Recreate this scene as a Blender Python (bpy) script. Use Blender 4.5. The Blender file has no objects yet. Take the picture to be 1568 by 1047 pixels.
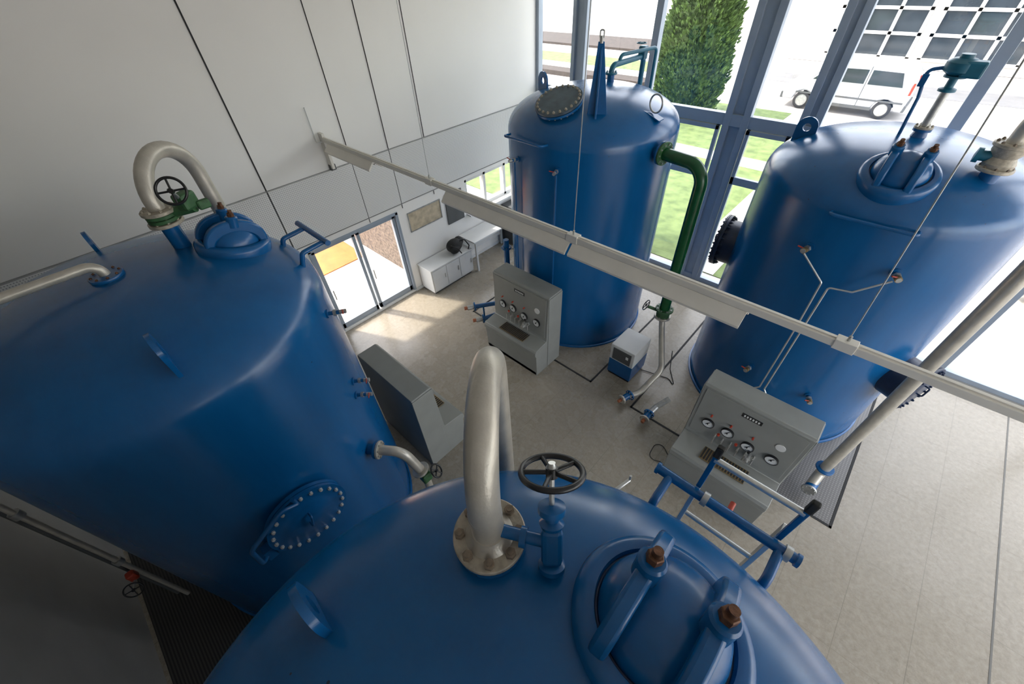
import bpy, bmesh, math, random
from mathutils import Vector, Matrix, Quaternion
random.seed(7)
D2=bpy.context.scene
V=Vector
# ---------------------------------------------------------------- materials
def newmat(n):
    m=bpy.data.materials.new(n); m.use_nodes=True
    return m, m.node_tree, m.node_tree.nodes['Principled BSDF']
def mat(n,col,rough=.5,metal=0.,var=.12,scale=6.,bump=0.,bscale=60.,coat=0.,col2=None):
    m,nt,b=newmat(n); N=nt.nodes; L=nt.links
    tc=N.new('ShaderNodeTexCoord'); ns=N.new('ShaderNodeTexNoise'); ns.inputs['Scale'].default_value=scale; ns.inputs['Detail'].default_value=6
    L.new(tc.outputs['Object'],ns.inputs['Vector'])
    cr=N.new('ShaderNodeValToRGB'); cr.color_ramp.elements[0].position=.3; cr.color_ramp.elements[1].position=.7
    a=col2 if col2 else tuple(c*(1-var) for c in col); c2=tuple(min(1,c*(1+var)) for c in col)
    cr.color_ramp.elements[0].color=(*a,1); cr.color_ramp.elements[1].color=(*c2,1)
    L.new(ns.outputs['Fac'],cr.inputs['Fac']); L.new(cr.outputs['Color'],b.inputs['Base Color'])
    b.inputs['Roughness'].default_value=rough; b.inputs['Metallic'].default_value=metal
    if coat: b.inputs['Coat Weight'].default_value=coat; b.inputs['Coat Roughness'].default_value=.15
    if bump:
        n2=N.new('ShaderNodeTexNoise'); n2.inputs['Scale'].default_value=bscale; n2.inputs['Detail'].default_value=3
        L.new(tc.outputs['Object'],n2.inputs['Vector'])
        bp=N.new('ShaderNodeBump'); bp.inputs['Strength'].default_value=bump; bp.inputs['Distance'].default_value=.01
        L.new(n2.outputs['Fac'],bp.inputs['Height']); L.new(bp.outputs['Normal'],b.inputs['Normal'])
    return m
def tankmat():
    m,nt,b=newmat('tank_blue_paint'); N=nt.nodes; L=nt.links
    tc=N.new('ShaderNodeTexCoord')
    mp=N.new('ShaderNodeMapping'); mp.inputs['Scale'].default_value=(1.5,1.5,.3); L.new(tc.outputs['Object'],mp.inputs['Vector'])
    ns=N.new('ShaderNodeTexNoise'); ns.inputs['Scale'].default_value=2.0; ns.inputs['Detail'].default_value=9; ns.inputs['Roughness'].default_value=.65; L.new(mp.outputs[0],ns.inputs['Vector'])
    cr=N.new('ShaderNodeValToRGB'); cr.color_ramp.elements[0].position=.25; cr.color_ramp.elements[1].position=.8
    cr.color_ramp.elements[0].color=(.001,.078,.235,1); cr.color_ramp.elements[1].color=(.004,.108,.30,1)
    L.new(ns.outputs['Fac'],cr.inputs['Fac'])
    vo=N.new('ShaderNodeTexVoronoi'); vo.inputs['Scale'].default_value=7; L.new(tc.outputs['Object'],vo.inputs['Vector'])
    lt=N.new('ShaderNodeMath'); lt.operation='LESS_THAN'; lt.inputs[1].default_value=.045; L.new(vo.outputs['Distance'],lt.inputs[0])
    n5=N.new('ShaderNodeTexNoise'); n5.inputs['Scale'].default_value=1.3; L.new(tc.outputs['Object'],n5.inputs['Vector'])
    gt=N.new('ShaderNodeMath'); gt.operation='GREATER_THAN'; gt.inputs[1].default_value=.58; L.new(n5.outputs['Fac'],gt.inputs[0])
    mu=N.new('ShaderNodeMath'); mu.operation='MULTIPLY'; L.new(lt.outputs[0],mu.inputs[0]); L.new(gt.outputs[0],mu.inputs[1])
    mc=N.new('ShaderNodeMix'); mc.data_type='RGBA'; L.new(mu.outputs[0],mc.inputs['Factor']); L.new(cr.outputs[0],mc.inputs['A']); mc.inputs['B'].default_value=(.012,.03,.07,1)
    L.new(mc.outputs['Result'],b.inputs['Base Color'])
    n3=N.new('ShaderNodeTexNoise'); n3.inputs['Scale'].default_value=4; n3.inputs['Detail'].default_value=8; L.new(mp.outputs[0],n3.inputs['Vector'])
    mr=N.new('ShaderNodeMapRange'); mr.inputs['From Min'].default_value=.3; mr.inputs['From Max'].default_value=.7; mr.inputs['To Min'].default_value=.20; mr.inputs['To Max'].default_value=.27
    L.new(n3.outputs['Fac'],mr.inputs['Value']); L.new(mr.outputs[0],b.inputs['Roughness'])
    bp=N.new('ShaderNodeBump'); bp.inputs['Strength'].default_value=.06; bp.inputs['Distance'].default_value=.003
    n4=N.new('ShaderNodeTexNoise'); n4.inputs['Scale'].default_value=40; n4.inputs['Detail'].default_value=2; L.new(mp.outputs[0],n4.inputs['Vector'])
    L.new(n4.outputs['Fac'],bp.inputs['Height']); L.new(bp.outputs['Normal'],b.inputs['Normal'])
    return m
M_TANK=tankmat()
M_BLUE=mat('blue_enamel',(.003,.092,.27),.26,0,.1,8,.05,40)
M_DBLUE=mat('dark_blue_enamel',(.004,.018,.06),.35,0,.2,8,.15,40)
M_TEAL=mat('teal_enamel',(.008,.12,.19),.4,0,.15,8)
M_GREEN=mat('green_enamel',(.006,.075,.022),.25,0,.2,6)
M_VGREEN=mat('valve_green_paint',(.035,.11,.04),.5,0,.3,20)
M_STEEL=mat('satin_steel_pipe',(.52,.485,.42),.36,.4,.12,9,.12,80)
M_GALV=mat('galvanised_steel',(.45,.45,.43),.42,.7,.18,14)
M_BOLTW=mat('bright_bolt_cap',(.55,.56,.55),.35,.3,.1,14)
M_CHROME=mat('bright_steel',(.66,.66,.64),.3,.85,.05,9)
M_FLANGE=mat('weathered_flange_steel',(.42,.375,.30),.5,.3,.25,25,.3,60)
M_NUT=mat('weathered_nut',(.24,.19,.14),.5,.3,.35,30,.3,60)
M_LID=mat('manhole_lid_steel',(.065,.095,.125),.4,.1,.2,9,.2,40)
M_COPPER=mat('rusty_bolt',(.13,.06,.032),.5,.5,.4,40,.3,80)
M_BLACK=mat('black_plastic',(.012,.012,.013),.3,0,.2,10)
M_RUB=mat('black_rubber',(.016,.016,.016),.8,0,.2,10)
M_RED=mat('red_handle_paint',(.38,.04,.018),.45,0,.15,10)
M_ORANGE=mat('orange_cap',(.36,.11,.045),.5,0,.15,10)
M_CON=mat('grey_enamel_sheet',(.245,.25,.232),.4,0,.06,4)
M_COND=mat('dark_grey_sheet',(.08,.084,.084),.5,0,.1,4)
M_WHITE=mat('white_lacquer',(.68,.68,.66),.45,0,.04,3)
M_RAIL=mat('cream_lamp_enamel',(.74,.70,.62),.4,0,.04,4)
M_WALL=mat('white_wall_panel',(.80,.78,.74),.55,0,.02,.8)
M_WALLG=mat('grey_plaster',(.33,.32,.30),.8,0,.08,1.5)
M_CEIL=mat('ceiling_paint',(.82,.81,.78),.8,0,.03,1)
M_DARK=mat('dark_joint',(.02,.02,.02),.8,0,.1,3)
M_SEAM=mat('grey_joint',(.30,.30,.29),.8,0,.1,3)
M_FSEAM=mat('floor_joint_strip',(.13,.125,.11),.6,0,.1,3)
M_MULL=mat('bluegrey_window_frame',(.31,.36,.42),.4,.1,.06,3)
M_PAPER=mat('map_paper',(.45,.38,.27),.7,0,.25,7)
M_GAUGE=mat('gauge_dial',(.7,.71,.69),.4,0,.04,6)
M_BRASS=mat('brass',(.36,.26,.13),.4,.8,.15,20)
M_TYRE=mat('tyre',(.02,.02,.02),.8)
M_VAN=mat('van_white_paint',(.46,.47,.49),.25,0,.02,2,coat=.5)
M_DGLASS=mat('dark_glass',(.03,.04,.05),.08,0,.2,1)
M_FAC=mat('facade_render',(.5,.48,.45),.8,0,.05,2)
M_FACW=mat('facade_window_frame',(.55,.55,.54),.5,0,.04,2)
M_PAVE=mat('pale_paving',(.40,.38,.355),.85,0,.12,1.2,.2,30)
M_ASPH=mat('grey_asphalt',(.14,.14,.14),.9,0,.15,1.2,.3,30)
M_TERRA=mat('terracotta_paving',(.36,.13,.03),.8,0,.15,3)
M_STONE=mat('rough_stone',(.14,.105,.08),.9,0,.5,14,.8,20)
M_SOIL=mat('soil',(.04,.03,.025),.95,0,.4,4,.6,20)
M_LEAF=mat('conifer_foliage',(.085,.14,.03),.7,0,.6,4,col2=(.018,.045,.012))
M_LEAF2=mat('dry_foliage',(.22,.19,.06),.8,0,.4,5)
M_GRASS=mat('lawn_grass',(.105,.145,.045),.9,0,.35,2.5,.6,60,col2=(.065,.1,.027))
M_BARK=mat('bark',(.1,.07,.05),.9,0,.3,10,.5,30)
def perf():
    m,nt,b=newmat('perforated_panel'); N=nt.nodes; L=nt.links
    tc=N.new('ShaderNodeTexCoord'); vo=N.new('ShaderNodeTexVoronoi'); vo.inputs['Scale'].default_value=32; vo.inputs['Randomness'].default_value=0
    L.new(tc.outputs['Object'],vo.inputs['Vector'])
    cr=N.new('ShaderNodeValToRGB'); cr.color_ramp.elements[0].position=.2; cr.color_ramp.elements[1].position=.28
    cr.color_ramp.elements[0].color=(.3,.3,.3,1); cr.color_ramp.elements[1].color=(.72,.71,.685,1)
    L.new(vo.outputs['Distance'],cr.inputs['Fac']); L.new(cr.outputs[0],b.inputs['Base Color']); b.inputs['Roughness'].default_value=.6
    return m
M_PERF=perf()
def floormat():
    m,nt,b=newmat('linoleum_floor'); N=nt.nodes; L=nt.links
    tc=N.new('ShaderNodeTexCoord')
    n1=N.new('ShaderNodeTexNoise'); n1.inputs['Scale'].default_value=16; n1.inputs['Detail'].default_value=10; n1.inputs['Roughness'].default_value=.8; L.new(tc.outputs['Object'],n1.inputs['Vector'])
    cr=N.new('ShaderNodeValToRGB'); cr.color_ramp.elements[0].position=.38; cr.color_ramp.elements[1].position=.60
    cr.color_ramp.elements[0].color=(.245,.212,.165,1); cr.color_ramp.elements[1].color=(.335,.298,.238,1)
    L.new(n1.outputs['Fac'],cr.inputs['Fac'])
    sx=N.new('ShaderNodeSeparateXYZ'); L.new(tc.outputs['Object'],sx.inputs[0])
    def line(out,off,per,w):
        a=N.new('ShaderNodeMath'); a.operation='ADD'; a.inputs[1].default_value=-off+per*20; L.new(out,a.inputs[0])
        p=N.new('ShaderNodeMath'); p.operation='PINGPONG'; p.inputs[1].default_value=per/2; L.new(a.outputs[0],p.inputs[0])
        l=N.new('ShaderNodeMath'); l.operation='LESS_THAN'; l.inputs[1].default_value=w; L.new(p.outputs[0],l.inputs[0]); return l.outputs[0]
    x=line(sx.outputs['X'],2.06,.7,.004); y=line(sx.outputs['Y'],3.1,1.4,.003)
    mx=N.new('ShaderNodeMath'); mx.operation='MAXIMUM'; L.new(x,mx.inputs[0]); L.new(y,mx.inputs[1])
    ms=N.new('ShaderNodeMath'); ms.operation='MULTIPLY'; ms.inputs[1].default_value=.6; L.new(mx.outputs[0],ms.inputs[0])
    mc=N.new('ShaderNodeMix'); mc.data_type='RGBA'; L.new(ms.outputs[0],mc.inputs['Factor']); L.new(cr.outputs[0],mc.inputs['A']); mc.inputs['B'].default_value=(.16,.14,.11,1)
    L.new(mc.outputs['Result'],b.inputs['Base Color']); 
    n2=N.new('ShaderNodeTexNoise'); n2.inputs['Scale'].default_value=3; L.new(tc.outputs['Object'],n2.inputs['Vector'])
    mr=N.new('ShaderNodeMapRange'); mr.inputs['To Min'].default_value=.16; mr.inputs['To Max'].default_value=.38; L.new(n2.outputs['Fac'],mr.inputs['Value']); L.new(mr.outputs[0],b.inputs['Roughness'])
    return m
M_FLOOR=floormat()
def platemat():
    m,nt,b=newmat('studded_plate'); N=nt.nodes; L=nt.links
    tc=N.new('ShaderNodeTexCoord'); vo=N.new('ShaderNodeTexVoronoi'); vo.inputs['Scale'].default_value=26; vo.inputs['Randomness'].default_value=0; L.new(tc.outputs['Object'],vo.inputs['Vector'])
    cr=N.new('ShaderNodeValToRGB'); cr.color_ramp.elements[0].position=.2; cr.color_ramp.elements[1].position=.34
    cr.color_ramp.elements[0].color=(.24,.23,.22,1); cr.color_ramp.elements[1].color=(.12,.115,.11,1)
    L.new(vo.outputs['Distance'],cr.inputs['Fac']); L.new(cr.outputs[0],b.inputs['Base Color']); b.inputs['Roughness'].default_value=.4
    return m
M_PLATE=platemat()
def grate():
    m,nt,b=newmat('floor_grating_bars'); N=nt.nodes; L=nt.links
    tc=N.new('ShaderNodeTexCoord'); w=N.new('ShaderNodeTexWave'); w.inputs['Scale'].default_value=9; w.bands_direction='Y'; L.new(tc.outputs['Object'],w.inputs['Vector'])
    cr=N.new('ShaderNodeValToRGB'); cr.color_ramp.elements[0].color=(.01,.01,.01,1); cr.color_ramp.elements[1].color=(.06,.056,.05,1)
    L.new(w.outputs['Fac'],cr.inputs['Fac']); L.new(cr.outputs[0],b.inputs['Base Color']); b.inputs['Roughness'].default_value=.6
    return m
M_GRATE=grate()
def glassmat():
    m=bpy.data.materials.new('window_glass'); m.use_nodes=True; nt=m.node_tree; N=nt.nodes; L=nt.links; N.clear()
    o=N.new('ShaderNodeOutputMaterial'); mx=N.new('ShaderNodeMixShader'); t=N.new('ShaderNodeBsdfTransparent'); g=N.new('ShaderNodeBsdfGlossy'); g.inputs['Roughness'].default_value=.02
    mx.inputs[0].default_value=.06; L.new(t.outputs[0],mx.inputs[1]); L.new(g.outputs[0],mx.inputs[2]); L.new(mx.outputs[0],o.inputs[0]); return m
M_GLASS=glassmat()
# ---------------------------------------------------------------- mesh tools
def group(name,loc=(0,0,0)):
    e=bpy.data.objects.new(name,None); bpy.context.collection.objects.link(e); e.location=loc; e.empty_display_size=.1; return e
def finish(bm,name,m,parent=None,smooth=True,ang=40,bev=0):
    me=bpy.data.meshes.new(name); bmesh.ops.recalc_face_normals(bm,faces=bm.faces[:]); bm.to_mesh(me); bm.free()
    ob=bpy.data.objects.new(name,me); bpy.context.collection.objects.link(ob)
    if m: me.materials.append(m)
    if smooth:
        me.shade_smooth()
        try: me.set_sharp_from_angle(angle=math.radians(ang))
        except Exception: pass
    if bev:
        md=ob.modifiers.new('bev','BEVEL'); md.width=bev; md.segments=2; md.limit_method='ANGLE'
    if parent is not None:
        ob.parent=parent; ob.matrix_parent_inverse=Matrix.Translation(-V(parent.location))
    return ob
def axm(p,axis):
    q=V(axis).normalized().to_track_quat('Z','Y'); return Matrix.Translation(V(p))@q.to_matrix().to_4x4()
def bbox(bm,c,s,rot=None):
    M=Matrix.Translation(V(c))
    if rot is not None: M=M@rot.to_4x4()
    bmesh.ops.create_cube(bm,size=1,matrix=M@Matrix.Diagonal((s[0],s[1],s[2],1)))
def bcyl(bm,p0,p1,r,r2=None,seg=24):
    p0=V(p0);p1=V(p1); d=p1-p0
    bmesh.ops.create_cone(bm,cap_ends=True,segments=seg,radius1=r,radius2=r if r2 is None else r2,depth=d.length,matrix=axm((p0+p1)/2,d))
def box(g,n,c,s,m,rot=None,bev=.004):
    bm=bmesh.new(); bbox(bm,c,s,rot); return finish(bm,n,m,g,False,bev=bev)
def mm(a,b): # min/max -> centre,size
    return tuple((x+y)/2 for x,y in zip(a,b)),tuple(abs(y-x) for x,y in zip(a,b))
def boxmm(g,n,a,b,m,bev=0): c,s=mm(a,b); return box(g,n,c,s,m,None,bev)
def boxes(g,n,lst,m,bev=0):
    bm=bmesh.new()
    for a,b in lst: c,s=mm(a,b); bbox(bm,c,s)
    return finish(bm,n,m,g,False,bev=bev)
def cyl(g,n,p0,p1,r,m,r2=None,seg=28,bev=0):
    bm=bmesh.new(); bcyl(bm,p0,p1,r,r2,seg); return finish(bm,n,m,g,bev=bev)
def cyls(g,n,lst,m,seg=16):
    bm=bmesh.new()
    for a in lst: bcyl(bm,a[0],a[1],a[2],None,seg)
    return finish(bm,n,m,g)
def lathe(g,n,prof,p,axis,m,seg=48,ang=35,sc=(1,1)):
    bm=bmesh.new(); M=axm(p,axis); rings=[]
    for r,z in prof:
        if r<1e-5: rings.append([bm.verts.new(M@V((0,0,z)))])
        else: rings.append([bm.verts.new(M@V((r*sc[0]*math.cos(2*math.pi*i/seg),r*sc[1]*math.sin(2*math.pi*i/seg),z))) for i in range(seg)])
    for a,b in zip(rings,rings[1:]):
        for i in range(seg):
            j=(i+1)%seg
            if len(a)==1 and len(b)==1: continue
            if len(a)==1: bm.faces.new((a[0],b[i],b[j]))
            elif len(b)==1: bm.faces.new((a[i],a[j],b[0]))
            else: bm.faces.new((a[i],a[j],b[j],b[i]))
    return finish(bm,n,m,g,ang=ang)
def fillet(pts,rad,n=10):
    pts=[V(p) for p in pts]; out=[pts[0]]
    for i in range(1,len(pts)-1):
        a,b,c=pts[i-1],pts[i],pts[i+1]; u=(a-b);w=(c-b); lu,lw=u.length,w.length; u/=lu;w/=lw
        ang=u.angle(w)
        if ang>3.1: out.append(b); continue
        r=rad[i-1] if isinstance(rad,(list,tuple)) else rad
        t=min(r/math.tan(ang/2),lu*.5 if i>1 else lu*.98,lw*.5 if i<len(pts)-2 else lw*.98); rr=t*math.tan(ang/2)
        bis=(u+w).normalized(); ce=b+bis*(rr/math.sin(ang/2))
        s=b+u*t-ce; e=b+w*t-ce; q=s.rotation_difference(e)
        for k in range(n+1):
            qq=Quaternion().slerp(q,k/n); out.append(ce+qq@s)
    out.append(pts[-1]); return out
def tube(g,n,pts,r,m,seg=18,rad=None):
    if rad is not None: pts=fillet(pts,rad)
    pts=[V(p) for p in pts]
    pp=[pts[0]]
    for p in pts[1:]:
        if (p-pp[-1]).length>1e-4: pp.append(p)
    pts=pp; bm=bmesh.new(); T=[]
    for i in range(len(pts)):
        a=pts[max(0,i-1)]; b=pts[min(len(pts)-1,i+1)]; T.append((b-a).normalized())
    up=V((0,0,1)) if abs(T[0].z)<.9 else V((1,0,0)); nrm=(up-T[0]*up.dot(T[0])).normalized(); prev=None
    for i,p in enumerate(pts):
        if i: nrm=(T[i-1].rotation_difference(T[i])@nrm); nrm=(nrm-T[i]*nrm.dot(T[i])).normalized()
        bi=T[i].cross(nrm)
        ring=[bm.verts.new(p+(nrm*math.cos(2*math.pi*k/seg)+bi*math.sin(2*math.pi*k/seg))*r) for k in range(seg)]
        if prev:
            for k in range(seg): bm.faces.new((prev[k],prev[(k+1)%seg],ring[(k+1)%seg],ring[k]))
        else: bm.faces.new(ring)
        prev=ring
    bm.faces.new(prev); return finish(bm,n,m,g,ang=50)
def prism(g,n,poly,o,ux,uy,th,m,bev=.004):
    o=V(o);ux=V(ux).normalized();uy=V(uy).normalized();w=ux.cross(uy); bm=bmesh.new()
    a=[bm.verts.new(o+ux*x+uy*y-w*th/2) for x,y in poly]; b=[bm.verts.new(o+ux*x+uy*y+w*th/2) for x,y in poly]
    bm.faces.new(a); bm.faces.new(b)
    for i in range(len(poly)):
        j=(i+1)%len(poly); bm.faces.new((a[i],a[j],b[j],b[i]))
    return finish(bm,n,m,g,True,30,bev)
def ringplate(g,n,outer,inner,o,ux,uy,th,m):
    "plate with a hole; outer/inner same point count"
    o=V(o);ux=V(ux).normalized();uy=V(uy).normalized();w=ux.cross(uy); bm=bmesh.new()
    f=lambda P,s:[bm.verts.new(o+ux*x+uy*y+w*th/2*s) for x,y in P]
    oa,ob_,ia,ib=f(outer,-1),f(outer,1),f(inner,-1),f(inner,1); k=len(outer)
    for i in range(k):
        j=(i+1)%k
        bm.faces.new((oa[i],oa[j],ia[j],ia[i])); bm.faces.new((ob_[i],ob_[j],ib[j],ib[i]))
        bm.faces.new((oa[i],oa[j],ob_[j],ob_[i])); bm.faces.new((ia[i],ia[j],ib[j],ib[i]))
    return finish(bm,n,m,g,True,30)
def torus(g,n,c,axis,R,r,m,seg=40,s2=12):
    M=axm(c,axis); bm=bmesh.new(); rings=[]
    for i in range(seg):
        a=2*math.pi*i/seg; rings.append([bm.verts.new(M@V(((R+r*math.cos(b))*math.cos(a),(R+r*math.cos(b))*math.sin(a),r*math.sin(b)))) for b in [2*math.pi*k/s2 for k in range(s2)]])
    for i in range(seg):
        A=rings[i];B=rings[(i+1)%seg]
        for k in range(s2): bm.faces.new((A[k],A[(k+1)%s2],B[(k+1)%s2],B[k]))
    return finish(bm,n,m,g)
def bolts(g,n,c,axis,R,k,r,h,m,ph=0):
    M=axm(c,axis); bm=bmesh.new()
    for i in range(k):
        a=ph+2*math.pi*i/k; p=V((R*math.cos(a),R*math.sin(a),0))
        bcyl(bm,M@p,M@(p+V((0,0,h))),r,None,6); bcyl(bm,M@(p+V((0,0,h))),M@(p+V((0,0,h*1.5))),r*.55,None,10)
    return finish(bm,n,m,g,ang=30)
def flange(g,n,p,axis,R,th,k,m,mb=None,br=.014):
    ax=V(axis).normalized(); p=V(p)
    lathe(g,n,[(0,0),(R*.97,0),(R,th*.15),(R,th*.85),(R*.97,th),(0,th)],p,ax,m)
    bolts(g,n+'_bolts',p+ax*th,ax,R*.8,k,br,br*.9,mb or m)
def wheel(g,n,c,axis,R,m,sp=5,r=None):
    r=r or R*.09; ax=V(axis).normalized(); torus(g,n+'_rim',c,ax,R,r,m); M=axm(c,ax); bm=bmesh.new()
    bcyl(bm,M@V((0,0,-r*1.6)),M@V((0,0,r*1.6)),R*.2)
    for i in range(sp):
        a=2*math.pi*i/sp; bcyl(bm,M@V((0,0,0)),M@V((R*math.cos(a),R*math.sin(a),0)),r*.75,None,10)
    finish(bm,n+'_spokes',m,g)
def sphere(g,n,c,r,m,sc=(1,1,1),rot=None):
    bm=bmesh.new(); M=Matrix.Translation(V(c))@((rot or Matrix.Identity(3)).to_4x4())@Matrix.Diagonal((*sc,1)); bmesh.ops.create_uvsphere(bm,u_segments=24,v_segments=14,radius=r,matrix=M); return finish(bm,n,m,g)
# ---------------------------------------------------------------- room shell
XL,XR,Y0,Y1,ZC=-7.7,7.5,-2.6,9.1,7.0
boxmm(None,'floor',(XL-.3,Y0-.3,-.2),(XR+.3,Y1+.15,0),M_FLOOR)
boxmm(None,'ceiling',(XL-.3,Y0-.3,ZC),(XR+.3,Y1+.3,ZC+.2),M_CEIL)
boxmm(None,'wall_south',(XL-.3,Y0-.25,0),(XR+.3,Y0,ZC),M_WALLG)
a,b=XL-.25,XL
boxes(None,'wall_left',[((a,Y0,0),(b,2.18,ZC)),((a,2.18,2.16),(b,4.30,ZC)),((a,4.30,0),(b,6.35,ZC)),((a,6.35,0),(b,8.5,1.35)),((a,6.35,2.2),(b,8.5,ZC)),((a,8.5,0),(b,Y1,ZC)),((a,2.18,0),(b,4.30,.06))],M_WALL)
boxmm(None,'trim_1',(XL,Y0,2.32),(XL+.012,Y1,3.43),M_PERF)
for z in (2.3,3.45): boxmm(None,'trim_%d'%(2 if z<3 else 3),(XL,Y0,z-.007),(XL+.02,Y1,z+.007),M_SEAM)
boxmm(None,'trim_4',(XL,1.975,2.2),(XL+.016,1.993,ZC),M_DARK)
boxes(None,'trim_5',[((XL,3.625,2.2),(XL+.015,3.635,ZC))],M_DARK)
boxes(None,'trim_6',[((XL,4.475,2.2),(XL+.015,4.485,ZC)),((XL,5.39,3.45),(XL+.015,5.396,ZC)),((XL,5.39,2.2),(XL+.015,5.396,2.3))],M_DARK)
boxmm(None,'baseboard_left',(XL,4.3,0),(XL+.02,Y1,.08),M_WHITE)
boxes(None,'wall_right',[((XR,Y0,0),(XR+.25,Y1,.5)),((XR,Y0,6.5),(XR+.25,Y1,ZC)),((XR,Y0,.5),(XR+.25,-2.2,6.5))],M_WALL)
gw=group('unseen_window',(XR+.1,4,3))  # out-of-view glazing, added and enlarged to let more daylight into the room
boxes(gw,'frame',[((XR+.05,y-.05,.5),(XR+.17,y+.05,6.5)) for y in (-2.15,-1.45,.4,2.3,4.2,6.1,8.0,9.0)]+[((XR+.05,-2.2,z-.05),(XR+.17,Y1,z+.05)) for z in (.55,3.7,6.45)],M_MULL)
boxmm(gw,'glass',(XR+.1,-2.2,.5),(XR+.11,Y1,6.5),M_GLASS)
boxmm(None,'wall_window_sill',(XL,Y1,-.1),(XR,Y1+.2,.1),M_WALLG)
boxmm(None,'wall_window_head',(XL-.25,Y1,6.5),(XR+.25,Y1+.25,ZC),M_WALL)
gw=group('window_1',(0,Y1+.1,3))
vert=[(-7.66,.10),(-6.60,.09),(-6.32,.09),(-4.62,.14),(-2.82,.13),(-2.48,.13),(-1.55,.12),(-1.33,.12),(.39,.16),(2.34,.16),(4.3,.16),(6.2,.16),(7.42,.14)]
boxes(gw,'mullions',[((x-w/2,Y1,.1),(x+w/2,Y1+.16,6.5)) for x,w in vert],M_MULL,.006)
boxes(gw,'infill_panels',[((-6.58,Y1+.06,.1),(-6.34,Y1+.1,6.5)),((-2.80,Y1+.06,.1),(-2.50,Y1+.1,6.5)),((-1.5,Y1+.05,.1),(-1.38,Y1+.09,6.5))],M_MULL)
boxes(gw,'transoms',[((XL,Y1+.01,3.59),(XR,Y1+.15,3.80)),((XL,Y1+.01,.1),(XR,Y1+.15,.2)),((XL,Y1+.01,6.4),(XR,Y1+.15,6.5))],M_MULL,.006)
boxes(gw,'opening_light_frames',[((x0,Y1-.02,z0),(x1,Y1+.06,z1)) for xa,xb in ((-4.5,-2.92),(-2.4,-1.63)) for x0,x1,z0,z1 in
   ((xa,xb,2.55,2.70),(xa,xb,3.50,3.58),(xa,xa+.07,.2,3.58),(xb-.07,xb,.2,3.58))],M_MULL,.005)
boxmm(gw,'glass',(XL,Y1+.09,.1),(XR,Y1+.1,6.5),M_GLASS)
def door(n,y0,y1):
    g=group(n,(XL-.1,(y0+y1)/2,1)); x0,x1=XL-.12,XL-.04
    boxes(g,'leaf_frame',[((x0,y0,.07),(x1,y0+.07,2.12)),((x0,y1-.07,.07),(x1,y1,2.12)),((x0,y0,.07),(x1,y1,.2)),((x0,y0,2.04),(x1,y1,2.12))],M_MULL,.004)
    boxmm(g,'glass',(x0+.035,y0,.1),(x0+.045,y1,2.1),M_GLASS)
    cyl(g,'handle',(x1+.05,y0+.1,.9),(x1+.05,y0+.1,1.15),.012,M_CHROME); cyl(g,'handle_stem',(x1-.01,y0+.1,1.0),(x1+.05,y0+.1,1.0),.01,M_CHROME)
door('door_1',2.24,3.22); door('door_2',3.26,4.24)
boxes(None,'trim_7',[((XL-.15,2.18,.06),(XL+.02,2.23,2.17)),((XL-.15,4.25,.06),(XL+.02,4.31,2.17)),((XL-.15,2.18,2.12),(XL+.02,4.31,2.18))],M_MULL)
gw=group('window_3',(XL-.1,7.4,1.8))
boxes(gw,'frame',[((XL-.16,y-.04,1.35),(XL-.02,y+.04,2.2)) for y in (6.39,7.05,7.8,8.46)]+[((XL-.16,6.35,z-.035),(XL-.02,8.5,z+.035)) for z in (1.385,2.165)],M_WHITE,.004)
boxmm(gw,'glass',(XL-.1,6.35,1.35),(XL-.09,8.5,2.2),M_GLASS)
boxmm(gw,'sill',(XL-.1,6.3,1.30),(XL+.16,8.55,1.34),M_WHITE)
def padframe(n,x0,x1,y0,y1,w=.035,h=.008):
    boxes(None,n,[((x0,y0,0),(x1,y0+w,h)),((x0,y1-w,0),(x1,y1,h)),((x0,y0,0),(x0+w,y1,h)),((x1-w,y0,0),(x1,y1,h))],M_DARK)
padframe('trim_8',-5.95,-2.51,4.67,8.4); padframe('trim_9',-1.62,1.70,4.65,8.8)
boxmm(None,'trim_10',(3.45,Y0,0),(3.47,Y1,.003),M_FSEAM)
boxmm(None,'floor_plate',(.9,4.69,0),(1.66,8.76,.005),M_PLATE)
boxmm(None,'floor_grating',(-7.0,-2.55,0),(-2.0,-1.45,.006),M_GRATE)
# ---------------------------------------------------------------- tanks
DN=2.25
def dome_z(T,x,y):
    cx,cy,r,zc,h=T; d=min(.999,math.hypot(x-cx,y-cy)/r); return zc+h*(1-d**DN)**(1/DN)
def dome_n(T,x,y):
    e=.01; return V((-(dome_z(T,x+e,y)-dome_z(T,x-e,y))/(2*e),-(dome_z(T,x,y+e)-dome_z(T,x,y-e))/(2*e),1)).normalized()
TK={'A':(-4.27,-.28,1.45,3.85,.60),'B':(-4.2,6.46,1.45,3.98,.62),'C':(.04,7.02,1.45,3.85,.6),'D':(.12,-.24,1.45,3.85,.6)}
def tank(k):
    T=TK[k]; cx,cy,r,zc,h=T; g=group('pressure_tank',(cx,cy,0))
    prof=[(0,.02),(r-.25,.02),(r-.02,.02),(r,.05)]+[(r,zc*i/14) for i in range(1,15)]
    for i in range(1,61):
        a=math.pi/2*i/60; c,s=math.cos(a),math.sin(a)
        prof.append((r*max(0,c)**(2/DN),zc+h*s**(2/DN)))
    prof[-1]=(0,zc+h)
    lathe(g,'shell',[(p[0],p[1]) for p in prof],(cx,cy,0),(0,0,1),M_TANK,seg=160,ang=60)
    lathe(g,'base_ring',[(r+.005,0),(r+.03,0),(r+.03,.04),(r+.005,.05)],(cx,cy,0),(0,0,1),M_BLUE,seg=96)
    return g,T
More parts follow.
